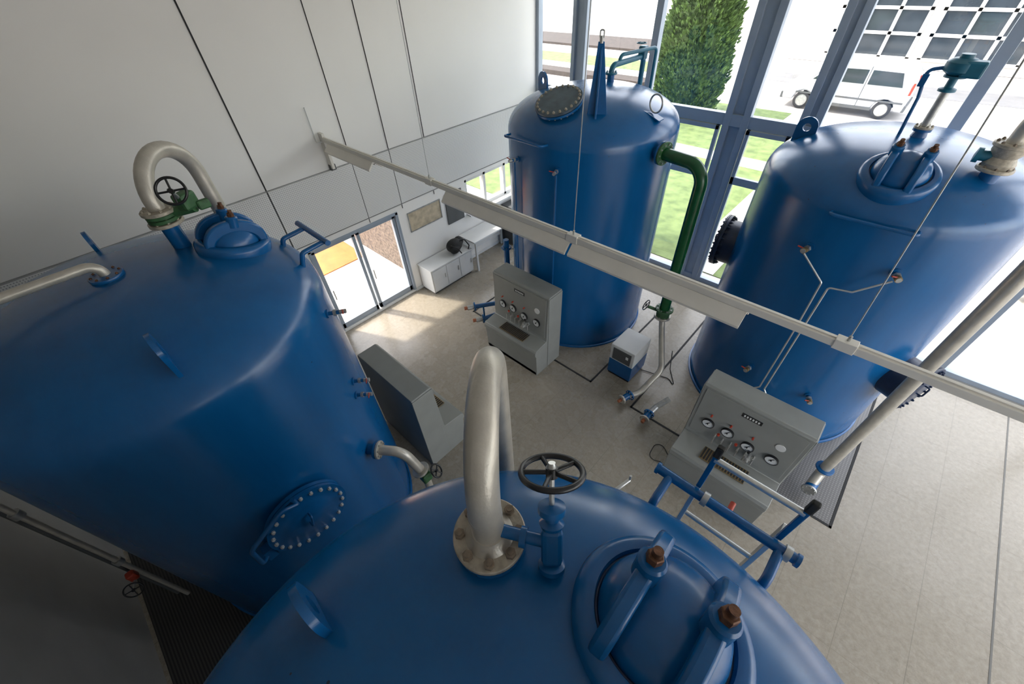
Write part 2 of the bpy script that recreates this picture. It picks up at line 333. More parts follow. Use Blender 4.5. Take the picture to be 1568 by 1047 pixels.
def lug(g,T,x,y,ux,s=1.):
    z=dome_z(T,x,y); n=24; w=.09*s; H=.17*s; rr=.035*s
    outer=[];inner=[]
    for i in range(n):
        a=2*math.pi*i/n-math.pi/2; c,sn=math.cos(a),math.sin(a)
        if sn<0:
            k=max(abs(c),abs(sn)); outer.append((w*c/k,H-w+(sn/k)*(H-w+.1)))
        else: outer.append((w*c,H-w+w*sn))
        inner.append((rr*c,H-w+rr*sn))
    ringplate(g,'lifting_lug',outer,inner,(x,y,z),ux,(0,0,1),.032,M_BLUE)
def manway(g,T,x,y,s=1.):
    z=dome_z(T,x,y); N=dome_n(T,x,y); N=(N+V((0,0,.15))).normalized(); p=V((x,y,z))
    ux=V((1,0,0)); ux=(ux-N*ux.dot(N)).normalized(); uy=N.cross(ux)
    lathe(g,'manway_neck',[(.31*s,-.14),(.325*s,-.02),(.33*s,.03*s),(.315*s,.06*s),(.285*s,.075*s),(.255*s,.07*s),(.245*s,.04*s),(.22*s,.03*s)],p,N,M_BLUE,64,60)
    lathe(g,'manway_cover',[(.238*s,.0),(.236*s,.07*s),(.22*s,.12*s),(.19*s,.165*s),(.14*s,.205*s),(.075*s,.23*s),(0,.238*s)],p,N,M_BLUE,56,60)
    torus(g,'manway_gasket',p+N*.045*s,N,.243*s,.008*s,M_DBLUE)
    for sx in (-1,1):
        o=p+ux*(.125*s*sx); out=[];inn=[]
        for i in range(23):
            a=math.pi*i/22; sa=math.sin(a); out.append((.275*s*math.cos(a),.03*s+(.26*s)*sa**.75)); inn.append((.195*s*math.cos(a),.02*s+(.155*s)*sa**.8))
        prism(g,'manway_bridge',out+inn[::-1],o,uy,N,.066*s,M_BLUE,.016)
        c=o+N*(.285*s)
        lathe(g,'bolt_collar',[(.05*s,-.06*s),(.052*s,.03*s),(.043*s,.042*s),(0,.042*s)],c,N,M_BLUE,28)
        lathe(g,'bolt_nut',[(.03*s,0),(.03*s,.03*s),(.026*s,.034*s),(0,.034*s)],c+N*.04*s,N,M_COPPER,6); cyl(g,'bolt_stud',c+N*.07*s,c+N*.10*s,.018*s,M_COPPER,seg=16)
def stub(g,n,p,axis,R=.02,L=.12,handle=M_RED):
    p=V(p);ax=V(axis).normalized()
    cyl(g,n+'_pipe',p-ax*.05,p+ax*L,R,M_BLUE); lathe(g,n+'_hex',[(0,0),(R*1.6,0),(R*1.6,R*1.4),(0,R*1.4)],p+ax*L*.5,ax,M_GALV,6)
    lathe(g,n+'_pad',[(0,0),(R*2.2,0),(R*2.2,.015),(0,.015)],p,ax,M_BLUE,24)
    cyl(g,n+'_valve',p+ax*L,p+ax*(L+.06),R*1.1,M_GALV,seg=12)
    tn=ax.cross(V((0,0,1)))
    cyl(g,n+'_lever',p+ax*(L+.03)+V((0,0,.02)),p+ax*(L+.05)+V((0,0,.035))+tn*.08,R*.35,handle,seg=8)
def side_manhole(g,T,ang,z,R=.37,davit=True,md=M_BLUE,mb=None,ext=0.,nb=22):
    cx,cy,r=T[:3]; ax=V((math.cos(ang),math.sin(ang),0)); p=V((cx,cy,z))+ax*(r+ext); tn=V((-ax.y,ax.x,0))
    lathe(g,'manhole_neck',[(R*.84,-.2-ext),(R*.84,.04),(R,.04),(R,.08),(0,.08)],p,ax,md,64)
    lathe(g,'manhole_lid',[(0,.088),(R,.088),(R,.118),(R*.62,.121),(R*.60,.126),(0,.128)],p,ax,md,64)
    bolts(g,'manhole_bolts',p+ax*.118,ax,R*.88,nb,.019,.018,mb or M_BOLTW)
    if mb: bolts(g,'manhole_nuts',p+ax*.04,-ax,R*.92,nb,.02,.03,mb)
    tube(g,'lid_handle',[p+ax*.12+tn*.02+V((0,0,.08)),p+ax*.19+tn*.02+V((0,0,.08)),p+ax*.19-tn*.02-V((0,0,.06)),p+ax*.12-tn*.02-V((0,0,.06))],.011,md,10,.02)
    if davit:
        tube(g,'davit_arm',[p+ax*.16+V((0,0,R*.92)),p+ax*.18-tn*.12+V((0,0,R+.05)),p+ax*.16-tn*(R+.10)+V((0,0,.22)),p+ax*.14-tn*(R+.13)-V((0,0,.1)),p-ax*.06-tn*(R+.02)-V((0,0,.22))],.022,md,12,.1)
        box(g,'davit_hinge',p+ax*.03-tn*(R+.05)-V((0,0,.15)),(.10,.09,.16),md); cyl(g,'davit_pin',p+ax*.14+V((0,0,R*.85)),p+ax*.14+V((0,0,R*1.12)),.022,md)
# ---- tank D (near)
g,T=tank('D')
bx,by=-.56,.36; bz=dome_z(T,bx,by)
cyl(g,'nozzle',(bx,by,bz-.1),(bx,by,bz+.08),.085,M_BLUE)
lathe(g,'nozzle_flange_lower',[(0,0),(.155,0),(.155,.03),(0,.03)],(bx,by,bz+.035),(0,0,1),M_BLUE)
flange(g,'nozzle_flange',(bx,by,bz+.072),(0,0,1),.155,.03,8,M_FLANGE,M_NUT,.023)
lathe(g,'weld_neck',[(.105,0),(.085,.02),(.07,.05),(0,.05)],(bx,by,bz+.10),(0,0,1),M_STEEL)
tube(g,'gooseneck_pipe',[(bx,by,bz+.1),(bx-.015,by+.01,4.96),(-1.03,.89,4.96),(-1.03,.89,.3)],.066,M_STEEL,32,.33)
torus(g,'weld_bead',(bx-.01,by+.005,4.63),(0,0,1),.066,.004,M_GALV,32,8)
AX=V((-.329,.376,.867)).normalized(); P0=V((-.33,.49,4.50))
cyl(g,'bypass_neck',(bx+.05,by+.03,bz+.16),P0,.026,M_BLUE)
lathe(g,'bypass_collar',[(0,0),(.042,0),(.042,.025),(0,.025)],V((bx+.12,by+.065,bz+.155)),P0-V((bx,by,bz+.15)),M_BLUE)
lathe(g,'valve_lower_flange',[(0,0),(.055,0),(.055,.02),(.04,.03),(0,.03)],P0-AX*.12,AX,M_BLUE,32)
box(g,'valve_body',P0,(.085,.085,.17),M_BLUE,AX.to_track_quat('Z','Y').to_matrix(),.02)
lathe(g,'valve_bonnet',[(.045,0),(.05,.015),(.03,.03),(.028,.06),(.055,.065),(.055,.09),(.02,.1),(0,.1)],P0+AX*.08,AX,M_BLUE,32)
cyl(g,'valve_stem',P0+AX*.17,P0+AX*.34,.011,M_CHROME)
wheel(g,'handwheel',P0+AX*.32,AX,.118,M_BLACK,5,.0125); lathe(g,'handwheel_nut',[(0,0),(.02,0),(.014,.03),(0,.03)],P0+AX*.33,AX,M_CHROME,16)
manway(g,T,.125,.56,1.0)
lug(g,T,-.90,-.30,(1,0,0),1.25)
for q,d in ((V((-.36,1.24,3.78)),V((.3,1,.15))),(V((.93,.95,3.70)),V((.8,.7,.1)))):
    d.normalize(); cyl(g,'vent_cock',q-d*.1,q+d*.08,.012,M_CHROME,seg=12); cyl(g,'vent_cock_tee',q+d*.08-V((0,0,.035)),q+d*.08+V((0,0,.05)),.008,M_CHROME,seg=10)
# ladder at the tank's top edge
gl=group('access_ladder',(.2,1.4,0))
zt=3.93
tube(gl,'guard_bar',[(-.23,1.42,zt),(.54,1.42,zt)],.029,M_BLUE,20)
for x in (-.23,.54): lathe(gl,'bar_cap',[(.03,0),(.037,.004),(.037,.022),(0,.022)],(x-.011,1.42,zt),(1,0,0),M_BLUE,20)
for x in (-.15,.46): tube(gl,'bar_bracket',[(x,1.42,zt),(x,1.225,zt-.02),(x,1.215,zt-.3)],.025,M_BLUE,16,.05)
for x in (0.0,.43):
    box(gl,'stringer',(x,1.50,2.0),(.028,.055,4.0),M_CHROME); box(gl,'stringer_top',(x,1.46,4.12),(.028,.025,.34),M_BLUE)
    box(gl,'stringer_cap',(x,1.46,4.32),(.038,.034,.09),M_RUB,None,.008)
    lathe(gl,'clamp',[(.03,-.016),(.042,-.016),(.042,.016),(.03,.016)],(x+.06,1.42,zt),(1,0,0),M_GALV,20)
cyls(gl,'rungs',[((0.0,1.5,.3+.27*i),(.43,1.5,.3+.27*i),.016) for i in range(14)],M_CHROME)
cyls(gl,'front_rails',[((-.12,1.56,zt-.25),(.40,1.56,zt-.25),.02),((-.0,1.46,4.25),(.43,1.46,4.25),.018)],M_CHROME)
cyl(gl,'red_latch',(.2,1.52,3.78),(.2,1.6,3.78),.016,M_RED)
# ---- tank A (left)
g,T=tank('A'); cx,cy,r=T[:3]
bx,by=-4.44,.28; bz=dome_z(T,bx,by)+.12
cyl(g,'nozzle',(bx,by,bz-.22),(bx,by,bz+.14),.07,M_BLUE)
for i,z in enumerate((.10,.135,.17,.205)): flange(g,'nozzle_flange_%d'%i,(bx,by,bz+z-.0),(0,0,1),.135 if i in(0,3) else .12,.03,8,(M_FLANGE,M_VGREEN,M_VGREEN,M_FLANGE)[i],M_FLANGE,.013)
tube(g,'gooseneck_pipe',[(bx,by,bz+.22),(bx-.01,by,5.12),(-4.88,.77,5.12),(-4.88,.77,4.0)],.066,M_STEEL,32,.33)
lathe(g,'return_collar',[(.09,0),(.13,.0),(.13,.04),(.07,.05)],(-4.88,.77,dome_z(T,-4.88,.77)),(0,0,1),M_BLUE)
box(g,'valve_gearbox',(-4.28,.48,bz+.28),(.12,.15,.14),M_VGREEN,Matrix.Rotation(.5,3,'Z'),.025); box(g,'gearbox_lug',(-4.25,.58,bz+.22),(.05,.1,.08),M_VGREEN,None,.015)
cyl(g,'valve_shaft',(-4.42,.33,bz+.18),(-4.26,.51,bz+.22),.045,M_VGREEN); cyl(g,'wheel_shaft',(-4.28,.46,bz+.28),(-4.12,.40,bz+.44),.014,M_GALV)
wheel(g,'handwheel',(-4.11,.41,bz+.43),(.85,-.35,.45),.10,M_BLACK,4,.011)
manway(g,T,-4.22,.62,.93)
p0=(-4.30,-.30); z0=dome_z(T,*p0)
flange(g,'vent_flange',(p0[0],p0[1],z0-.01),(0,0,1),.12,.035,8,M_BLUE,M_COPPER,.010)
tube(g,'vent_pipe',[(p0[0],p0[1],z0),(p0[0],p0[1],z0+.12),(p0[0],-2.59,z0+.12)],.038,M_STEEL,24,.09)
lug(g,T,-3.12,-.28,(1,0,0),1.4); lug(g,T,-5.22,-.28,(1,0,0),1.1)
for x in (-4.22,-3.80): tube(g,'guard_bracket',[(x,1.26,4.24),(x,1.03,4.22),(x,.98,4.08)],.024,M_BLUE,14,.04)
tube(g,'guard_bar',[(-4.36,1.27,4.25),(-3.72,1.27,4.25)],.028,M_BLUE,16)
side_manhole(g,T,0.0,2.27,.385)
q=V((cx,cy,2.02)); ax=V((1.17,.86,0)).normalized(); p=q+ax*r
cyl(g,'outlet_nozzle',p-ax*.1,p+ax*.1,.065,M_BLUE); flange(g,'outlet_flange',p+ax*.08,ax,.11,.03,8,M_BLUE,M_GALV,.012); flange(g,'outlet_flange_b',p+ax*.115,ax,.11,.03,8,M_STEEL,M_GALV,.012)
tube(g,'outlet_pipe',[p+ax*.12,p+ax*.42,p+ax*.55+V((.0,.0,-.40))],.06,M_STEEL,24,.2)
e=p+ax*.55+V((0,0,-.40)); flange(g,'outlet_end_flange',e,(.3,.2,-1),.11,.03,8,M_STEEL,M_GALV,.012)
box(g,'outlet_valve',e+V((.04,.02,-.14)),(.13,.13,.16),M_VGREEN,None,.02); wheel(g,'outlet_handwheel',e+V((.16,.13,-.02)),(.5,.5,.6),.085,M_BLACK,4,.011); cyl(g,'outlet_wheel_stem',e+V((.04,.02,-.14)),e+V((.16,.13,-.02)),.012,M_GALV)
cyl(g,'outlet_drop',e+V((.04,.02,-.2)),(e.x+.04,e.y+.02,.02),.05,M_STEEL)
for a_,z in ((.95,3.75),(.85,2.9),(.80,2.75)):
    ax=V((math.cos(a_),math.sin(a_),0)); stub(g,'sample_tap',V((cx,cy,z))+ax*r,ax)
gp=group('riser_pipe',(-4.6,-2.1,0))
for dx,dy in ((0,0),(-.12,-.09)): cyl(gp,'riser',(-4.55+dx,-2.10+dy,0),(-4.55+dx,-2.10+dy,ZC-.01),.026,M_COND if dx else M_STEEL)
for z in (1.3,2.6): lathe(gp,'coupling',[(0,0),(.045,0),(.045,.08),(0,.08)],(-4.55,-2.10,z),(0,0,1),M_GALV,24)
box(gp,'valve',(-4.5,-2.15,1.05),(.09,.09,.13),M_RED,None,.02); wheel(gp,'valve_wheel',(-4.35,-2.2,1.0),(1,-.2,.5),.09,M_BLACK,4); cyl(gp,'valve_stem',(-4.55,-2.13,1.0),(-4.35,-2.2,1.0),.014,M_GALV)
# ---- tank B (back centre)
g,T=tank('B'); cx,cy,r=T[:3]
mx,my=-4.20,5.53; N=(dome_n(T,mx,my)+V((0,-.1,.1))).normalized(); p=V((mx,my,dome_z(T,mx,my)))
cyl(g,'manhole_neck',p-N*.15,p+N*.08,.29,M_BLUE,seg=48)
lathe(g,'manhole_lower_flange',[(0,0),(.365,0),(.365,.035),(0,.035)],p+N*.02,N,M_BLUE,64)
lathe(g,'manhole_lid',[(0,.0),(.365,.0),(.365,.03),(.27,.035),(0,.04)],p+N*.065,N,M_LID,64)
bolts(g,'manhole_bolts',p+N*.095,N,.325,22,.02,.022,M_FLANGE); bolts(g,'manhole_nuts',p+N*.02,-N,.325,22,.018,.02,M_FLANGE)
tx,ty=-3.60,5.62; tz=dome_z(T,tx,ty)
prism(g,'davit_post',[(-.17,-.25),(.17,-.25),(.16,.02),(.03,.86),(-.05,.86),(-.12,.02)],(tx,ty,tz),(.83,.56,0),(0,0,1),.03,M_BLUE,.006)
prism(g,'davit_gusset',[(-.12,-.25),(.12,-.25),(.1,.02),(.02,.8),(-.02,.8),(-.1,.02)],(tx,ty,tz),(-.56,.83,0),(0,0,1),.03,M_BLUE,.006)
cyl(g,'davit_head',(tx-.01,ty,tz+.84),(tx-.01,ty,tz+.92),.03,M_GALV); tube(g,'davit_eye',[(tx-.04,ty,tz+.9),(tx-.04,ty,tz+.98),(tx+.02,ty,tz+.98),(tx+.02,ty,tz+.9)],.01,M_GALV,8,.02)
lug(g,T,-5.12,6.25,(.9,-.3,0),1.5)
z=dome_z(T,-3.02,6.29); box(g,'ring_pad',(-3.02,6.29,z),(.32,.16,.02),M_BLUE,Matrix.Rotation(.35,3,'Y')); torus(g,'lifting_ring',(-3.0,6.29,z+.15),(.3,1,0),.12,.013,M_GALV)
z=dome_z(T,-4.17,6.87); cyl(g,'top_nozzle',(-4.17,6.87,z-.05),(-4.17,6.87,z+.12),.06,M_BLUE); flange(g,'top_flange',(-4.17,6.87,z+.1),(0,0,1),.1,.03,6,M_TEAL)
tube(g,'top_pipe',[(-4.17,6.87,z+.1),(-4.17,6.87,z+.22),(-4.14,7.85,z+.22),(-4.14,7.85,1.8)],.045,M_TEAL,18,.1)
tube(g,'top_pipe_b',[(-4.17,7.1,z+.22),(-4.17,7.1,z+.33),(-4.0,8.0,z+.33),(-4.0,8.02,1.8)],.03,M_TEAL,14,.08)
box(g,'top_valve',(-4.14,7.8,z+.27),(.13,.13,.2),M_TEAL,None,.02); wheel(g,'top_valve_wheel',(-4.14,7.7,z+.42),(0,0,1),.08,M_TEAL,4)
tube(g,'step_bar',[(-4.86,5.10,4.08),(-4.83,4.93,4.10),(-4.03,4.88,4.10),(-4.03,5.04,4.08)],.02,M_BLUE,12,.05)
for a_,z in ((-110,3.72),(-75,3.75),(-112,1.2)):
    ax=V((math.cos(math.radians(a_)),math.sin(math.radians(a_)),0)); stub(g,'sample_tap',V((cx,cy,z))+ax*r,ax,.022)
for a_ in (-110,-75):
    ax=V((math.cos(math.radians(a_)),math.sin(math.radians(a_)),0)); p=V((cx,cy,0))+ax*(r+.07); cyl(g,'sample_line',p+V((0,0,3.7)),p+V((0,0,1.0)),.014,M_BLUE)
side_manhole(g,T,math.radians(165),2.5,.36,False)
# green supply pipe of tank B
gx=-1.95
gg=group('green_pipe',(gx,6.0,0))
p=V((-2.80,6.17,3.93)); ax=V((.97,-.22,0)).normalized()
cyl(gg,'nozzle',p,p+ax*.12,.1,M_BLUE); flange(gg,'flange',p+ax*.1,ax,.17,.035,10,M_BLUE,M_GALV,.014); flange(gg,'flange_b',p+ax*.14,ax,.17,.035,10,M_VGREEN,M_GALV,.014)
tube(gg,'pipe',[p+ax*.15,(gx,6.0,3.93),(gx,6.0,1.35)],.092,M_GREEN,28,.28)
flange(gg,'lower_flange',(gx,6.0,1.33),(0,0,1),.16,.04,8,M_VGREEN,M_GALV,.014)
cyl(gg,'butterfly_valve',(gx,6.0,1.2),(gx,6.0,1.33),.12,M_VGREEN); cyl(gg,'valve_shaft',(gx,6,1.27),(gx-.27,5.88,1.35),.03,M_VGREEN); wheel(gg,'valve_wheel',(gx-.3,5.86,1.38),(-1,-.5,.6),.1,M_BLACK,4)
flange(gg,'lower_flange_b',(gx,6.0,1.16),(0,0,1),.15,.04,8,M_STEEL,M_GALV,.014)
tube(gg,'steel_pipe',[(gx,6.0,1.2),(gx+.06,5.95,1.0),(-1.50,5.45,.45),(-1.62,4.95,.14),(-1.74,4.75,.14)],.055,M_STEEL,22,.3)
flange(gg,'end_flange',(-1.72,4.80,.14),(-.3,-1,0),.1,.03,8,M_BLUE,M_GALV,.011); cyl(gg,'end_valve',(-1.74,4.77,.14),(-1.78,4.62,.14),.06,M_BLUE); flange(gg,'end_cap',(-1.78,4.62,.14),(-.3,-1,0),.09,.03,8,M_STEEL,M_GALV,.011)
cyl(gg,'end_cap_plug',(-1.79,4.6,.14),(-1.81,4.52,.14),.03,M_ORANGE)
tube(gg,'steel_branch',[(-1.1,5.05,.3),(-1.22,4.85,.16),(-1.25,4.62,.14)],.05,M_GALV,18,.06)
flange(gg,'branch_flange',(-1.25,4.66,.14),(0,-1,0),.095,.03,8,M_BLUE,M_GALV,.011); cyl(gg,'branch_valve',(-1.25,4.64,.14),(-1.25,4.52,.14),.06,M_BLUE); flange(gg,'branch_cap',(-1.25,4.5,.14),(0,-1,0),.09,.03,8,M_STEEL,M_GALV,.011); cyl(gg,'branch_plug',(-1.25,4.48,.14),(-1.25,4.40,.14),.03,M_ORANGE)
# blue outlets left of console 1
gb=group('blue_outlet_pipe',(-5.5,4.4,0))
for dy,dz in ((0,.5),(.0,.28)):
    x=-5.55+ (.25 if dz<.4 else 0)
    tube(gb,'pipe',[(-5.02,5.2,dz),(x,4.45,dz)],.05,M_BLUE,18); flange(gb,'flange',(x,4.45,dz),(-.55,-.8,0),.1,.03,8,M_BLUE,M_GALV,.012)
    cyl(gb,'valve',(x-.02,4.42,dz),(x-.1,4.3,dz),.055,M_GALV); cyl(gb,'valve_cap',(x-.1,4.3,dz),(x-.14,4.24,dz),.04,M_ORANGE); cyl(gb,'stand',(x+.1,4.6,0),(x+.1,4.6,dz),.02,M_BLUE)
cyl(gb,'tall_pipe',(-5.3,5.3,0),(-5.3,5.3,1.7),.06,M_BLUE); flange(gb,'tall_flange',(-5.3,5.3,1.7),(0,0,1),.11,.03,8,M_BLUE,M_GALV,.012); cyl(gb,'tall_valve',(-5.3,5.3,1.73),(-5.3,5.3,1.9),.06,M_BLUE)
# ---- tank C (right)
g,T=tank('C'); cx,cy,r=T[:3]
manway(g,T,.07,5.96,1.08)
lug(g,T,-1.10,6.92,(1,0,0),1.4)
z=dome_z(T,.04,6.95)
lathe(g,'inlet_nozzle',[(.09,-.05),(.07,.03),(.06,.06),(.09,.06),(.09,.085),(0,.085)],(.04,6.95,z),(0,0,1),M_BLUE); flange(g,'inlet_flange',(.04,6.95,z+.085),(0,0,1),.09,.025,6,M_FLANGE)
cyl(g,'inlet_pipe',(.04,6.95,z+.1),(.04,6.95,z+.5),.04,M_GALV)
lathe(g,'actuator_neck',[(.08,0),(.08,.025),(.04,.04),(.04,.12),(.1,.13),(.1,.15),(0,.15)],(.04,6.95,z+.46),(0,0,1),M_TEAL)
lathe(g,'actuator_head',[(0,0),(.08,0),(.14,.04),(.14,.12),(.1,.15),(0,.16)],(.04,6.95,z+.61),(0,0,1),M_TEAL); box(g,'actuator_box',(.15,6.9,z+.68),(.18,.15,.15),M_TEAL,None,.02); cyl(g,'actuator_cap',(.04,6.95,z+.76),(.04,6.95,z+.80),.06,M_TEAL)
tube(g,'actuator_link',[(-.03,6.95,z+.68),(-.22,6.92,z+.64),(-.16,6.92,z+.38),(-.14,6.92,z+.0)],.018,M_BLUE,12,.06); box(g,'link_bracket',(-.2,6.9,z+.55),(.06,.06,.12),M_BLUE)
bx,by=.76,6.35; z=dome_z(T,bx,by)
cyl(g,'relief_nozzle',(bx,by,z-.12),(bx,by,z+.1),.08,M_BLUE); flange(g,'relief_flange',(bx,by,z+.08),(0,0,1),.15,.035,8,M_FLANGE,M_NUT,.016)
lathe(g,'relief_valve',[(0,0),(.12,0),(.13,.04),(.1,.1),(.13,.15),(.13,.2),(0,.2)],(bx,by,z+.115),(0,0,1),M_FLANGE); cyl(g,'relief_actuator',(bx-.2,by-.02,z+.2),(bx,by,z+.2),.05,M_TEAL); lathe(g,'relief_actuator_cap',[(0,0),(.07,0),(.07,.04),(0,.05)],(bx-.17,by-.02,z+.2),(-1,0,0),M_TEAL,24)
flange(g,'relief_flange_b',(bx,by,z+.31),(0,0,1),.15,.035,8,M_FLANGE,M_NUT,.016)
tube(g,'return_pipe',[(bx,by,z+.3),(bx,by,5.08),(1.27,5.20,5.08),(1.27,5.20,.35),(1.25,5.0,.2),(1.25,4.9,.2)],.07,M_STEEL,26,[.3,.3,.05,.03])
flange(g,'return_end_flange',(1.27,5.2,.5),(0,0,-1),.12,.03,8,M_BLUE,M_GALV,.012); cyl(g,'return_valve',(1.27,5.12,.22),(1.25,4.92,.2),.075,M_BLUE); flange(g,'return_cap',(1.25,4.93,.2),(0,-1,0),.1,.03,8,M_GALV,M_GALV,.012)
tube(g,'step_bar',[(-.30,5.75,3.9),(-.30,5.52,3.93),(.50,5.52,3.93),(.50,5.75,3.9)],.02,M_BLUE,12,.05)
for x,y,zz in ((-.32,5.62,3.45),(.55,5.66,3.42),(-.25,5.60,1.33),(.60,5.69,1.21)):
    ax=V((x-cx,y-cy,0)).normalized(); stub(g,'sample_tap',V((cx,cy,zz))+ax*r,ax,.026,.1)
    lathe(g,'tap_body',[(0,0),(.036,0),(.036,.05),(0,.05)],V((cx,cy,zz))+ax*(r+.1),ax,M_BRASS,16)
tube(g,'impulse_line',[(-.34,5.48,3.42),(-.02,5.46,3.14),(.0,5.47,2.4),(.0,5.45,1.15),(-.15,5.42,1.0),(-.2,5.1,1.3)],.012,M_CHROME,10,.04)
tube(g,'impulse_line_b',[(.56,5.5,3.40),(.30,5.47,3.14),(.07,5.47,3.1),(.07,5.47,2.4),(.07,5.45,1.15),(.2,5.42,1.0),(.3,5.1,1.3)],.012,M_CHROME,10,.04)
side_manhole(g,T,math.radians(184),2.5,.42,False,M_DBLUE,M_DBLUE,.14,24); side_manhole(g,T,math.radians(-24),1.62,.38,False,M_DBLUE,M_DBLUE,.20,22)
# ---------------------------------------------------------------- consoles
def console(xc,yf,yb,yp,desk=.72,top=1.78,d=1,full=True):
    "d=1 front faces -Y; d=-1 faces +Y"
    w=.70; g=group('control_console',(xc,(yf+yb)/2,0))
    prof=[(yf+.05*d,0.0),(yb,0.0),(yb,top),(yp+.05*d,top),(yp+.02*d,top-.03),(yp-.02*d,desk+.06),(yp-.03*d,desk+.02),(yf+.03*d,desk-.02),(yf,desk-.06),(yf,desk-.14),(yf+.03*d,desk-.18),(yf+.05*d,.1)]
    prism(g,'body',prof,(xc,0,0),(0,1,0),(0,0,1),2*w,M_CON,.008)
    for sx in (-1,1): box(g,'side_trim',(xc+sx*(w+.006),(yp+yb)/2+.01*d,top/2),(.012,abs(yb-yp)-.02,top-.06),M_CON)
    box(g,'plinth',(xc,(yf+yb)/2+.02*d,.04),(2*w-.04,abs(yb-yf)-.06,.08),M_COND)
    n=V((0,-d,0))
    def on(z,o=0): 
        t=(z-desk-.06)/(top-.03-desk-.06); return yp+(-.02+.04*t)*d-o*d
    box(g,'inner_panel',(xc,on(1.25,.004),(top+desk)/2+.02),(2*w-.1,.012,top-desk-.16),M_CON,Matrix.Rotation(-.04*d,3,'X'),.003)
    for dx,z,rr in ((-.44,1.12,.088),(-.165,1.14,.088),(.13,1.09,.088),(.445,1.10,.088)):
        p=V((xc+dx*d,on(z),z)); lathe(g,'gauge_case',[(0,0),(rr,0),(rr,.035),(rr*.86,.042),(rr*.86,.03)],p,n,M_BLACK,36); lathe(g,'gauge_dial',[(0,.0),(rr*.86,.0)],p+n*.032,n,M_GAUGE,36)
        box(g,'gauge_needle',p+n*.036+V((.0,0,.015)),(.008,.004,rr*1.0),M_BLACK,Matrix.Rotation(.6,3,'Y'),0); cyl(g,'gauge_hub',p+n*.03,p+n*.045,.009,M_BLACK,seg=12)
    p=V((xc+.445*d,on(1.38),1.38)); lathe(g,'indicator',[(0,0),(.06,0),(.06,.02),(0,.022)],p,n,M_WHITE,32)
    box(g,'nameplate',(xc,on(1.60,.012),1.60),(.26,.006,.075),M_BLACK)
    boxes(g,'nameplate_letters',[((xc-.1+i*.036,on(1.60,.019),1.583),(xc-.1+i*.036+.02,on(1.60,.015),1.617)) for i in range(6)],M_GAUGE)
    for dx in (-.44,-.165,.13): 
        cyl(g,'red_knob',(xc+dx*d,on(1.30),1.30),(xc+dx*d,on(1.30,.05),1.30),.014,M_RED,seg=12)
    yc=(yf+yp)/2
    boxes(g,'drip_tray',[((xc-.32,yc-.12,desk-.0),(xc+.32,yc+.12,desk+.012))],M_BRASS)
    boxes(g,'tray_slots',[((xc-.31+i*.04,yc-.11,desk+.008),(xc-.285+i*.04,yc+.11,desk+.016)) for i in range(16)],M_DARK)
    ls=[]
    for i in range(6):
        x=xc-.28+i*.11; y=on(.95); ls+= [((x,y,.97),(x,y-.09*d,.97),.014),((x,y-.08*d,.99),(x,y-.08*d,.85),.012),((x,y-.04*d,.97),(x,y-.04*d,1.03),.009)]
    cyls(g,'sampling_taps',ls,M_CHROME)
    for dx in (-.25,.0,.18): cyl(g,'tap_knob',(xc+dx,on(1.02,.05),1.03),(xc+dx,on(1.02,.05),1.06),.02,M_RED if dx<.1 else M_BLACK,seg=12)
    cyl(g,'regulator',(xc+.2,on(1.0),.95),(xc+.2,on(1.0,.12),.95),.045,M_CHROME); cyl(g,'regulator_cap',(xc+.2,on(1.0,.1),.95),(xc+.2,on(1.0,.17),.95),.03,M_GALV)
    return g
console(-4.145,4.06,4.82,4.42); console(.125,3.86,4.72,4.33); console(-4.17,2.22,1.42,1.80,d=-1)
g=group('equipment_cabinet',(-2.2,5.4,0))
boxmm(g,'lower_body',(-2.44,5.13,.05),(-1.94,5.72,.42),M_BLUE,.01); boxmm(g,'upper_body',(-2.44,5.13,.42),(-1.94,5.72,.80),M_WHITE,.01)
boxmm(g,'front_screen',(-2.38,5.115,.46),(-2.0,5.13,.74),M_COND,.004); boxmm(g,'badge',(-2.1,5.108,.6),(-2.05,5.116,.66),M_GAUGE); boxmm(g,'feet',(-2.42,5.15,0),(-1.96,5.7,.05),M_BLACK)
# ---------------------------------------------------------------- wall furniture
g=group('sideboard',(-7.4,5.1,0))
boxmm(g,'carcass',(-7.66,4.5,.06),(-7.16,5.85,.70),M_WHITE,.006); boxmm(g,'top',(-7.67,4.48,.70),(-7.13,5.87,.73),M_WHITE,.006)
for i in range(3): boxmm(g,'front_%d'%i,(-7.165,4.53+i*.445,.1),(-7.145,4.955+i*.445,.67),M_WHITE,.004); boxmm(g,'pull_%d'%i,(-7.145,4.9+i*.445,.35),(-7.13,4.915+i*.445,.47),M_GALV)
boxmm(g,'plinth',(-7.62,4.54,0),(-7.2,5.8,.06),M_COND)
g=group('work_table',(-7.4,6.6,0)); boxmm(g,'top',(-7.67,5.9,.86),(-7.05,7.5,.90),M_WHITE,.005)
boxes(g,'legs',[((x,y,0),(x+.05,y+.05,.86)) for x in (-7.64,-7.12) for y in (5.95,7.4)],M_WHITE); boxmm(g,'back_panel',(-7.66,5.95,.3),(-7.63,7.4,.86),M_WHITE)
boxmm(None,'dark_noticeboard',(-7.699,5.66,1.3),(-7.67,6.2,2.08),M_COND,.004)
g=group('wall_map',(-7.69,5.05,1.8)); boxmm(g,'sheet',(-7.699,4.56,1.58),(-7.692,5.5,2.03),M_PAPER); boxes(g,'frame',[((-7.699,4.55,z-.01),(-7.68,5.51,z+.01)) for z in (1.575,2.035)]+[((-7.699,y-.01,1.57),(-7.68,y+.01,2.04)) for y in (4.555,5.505)],M_GALV)
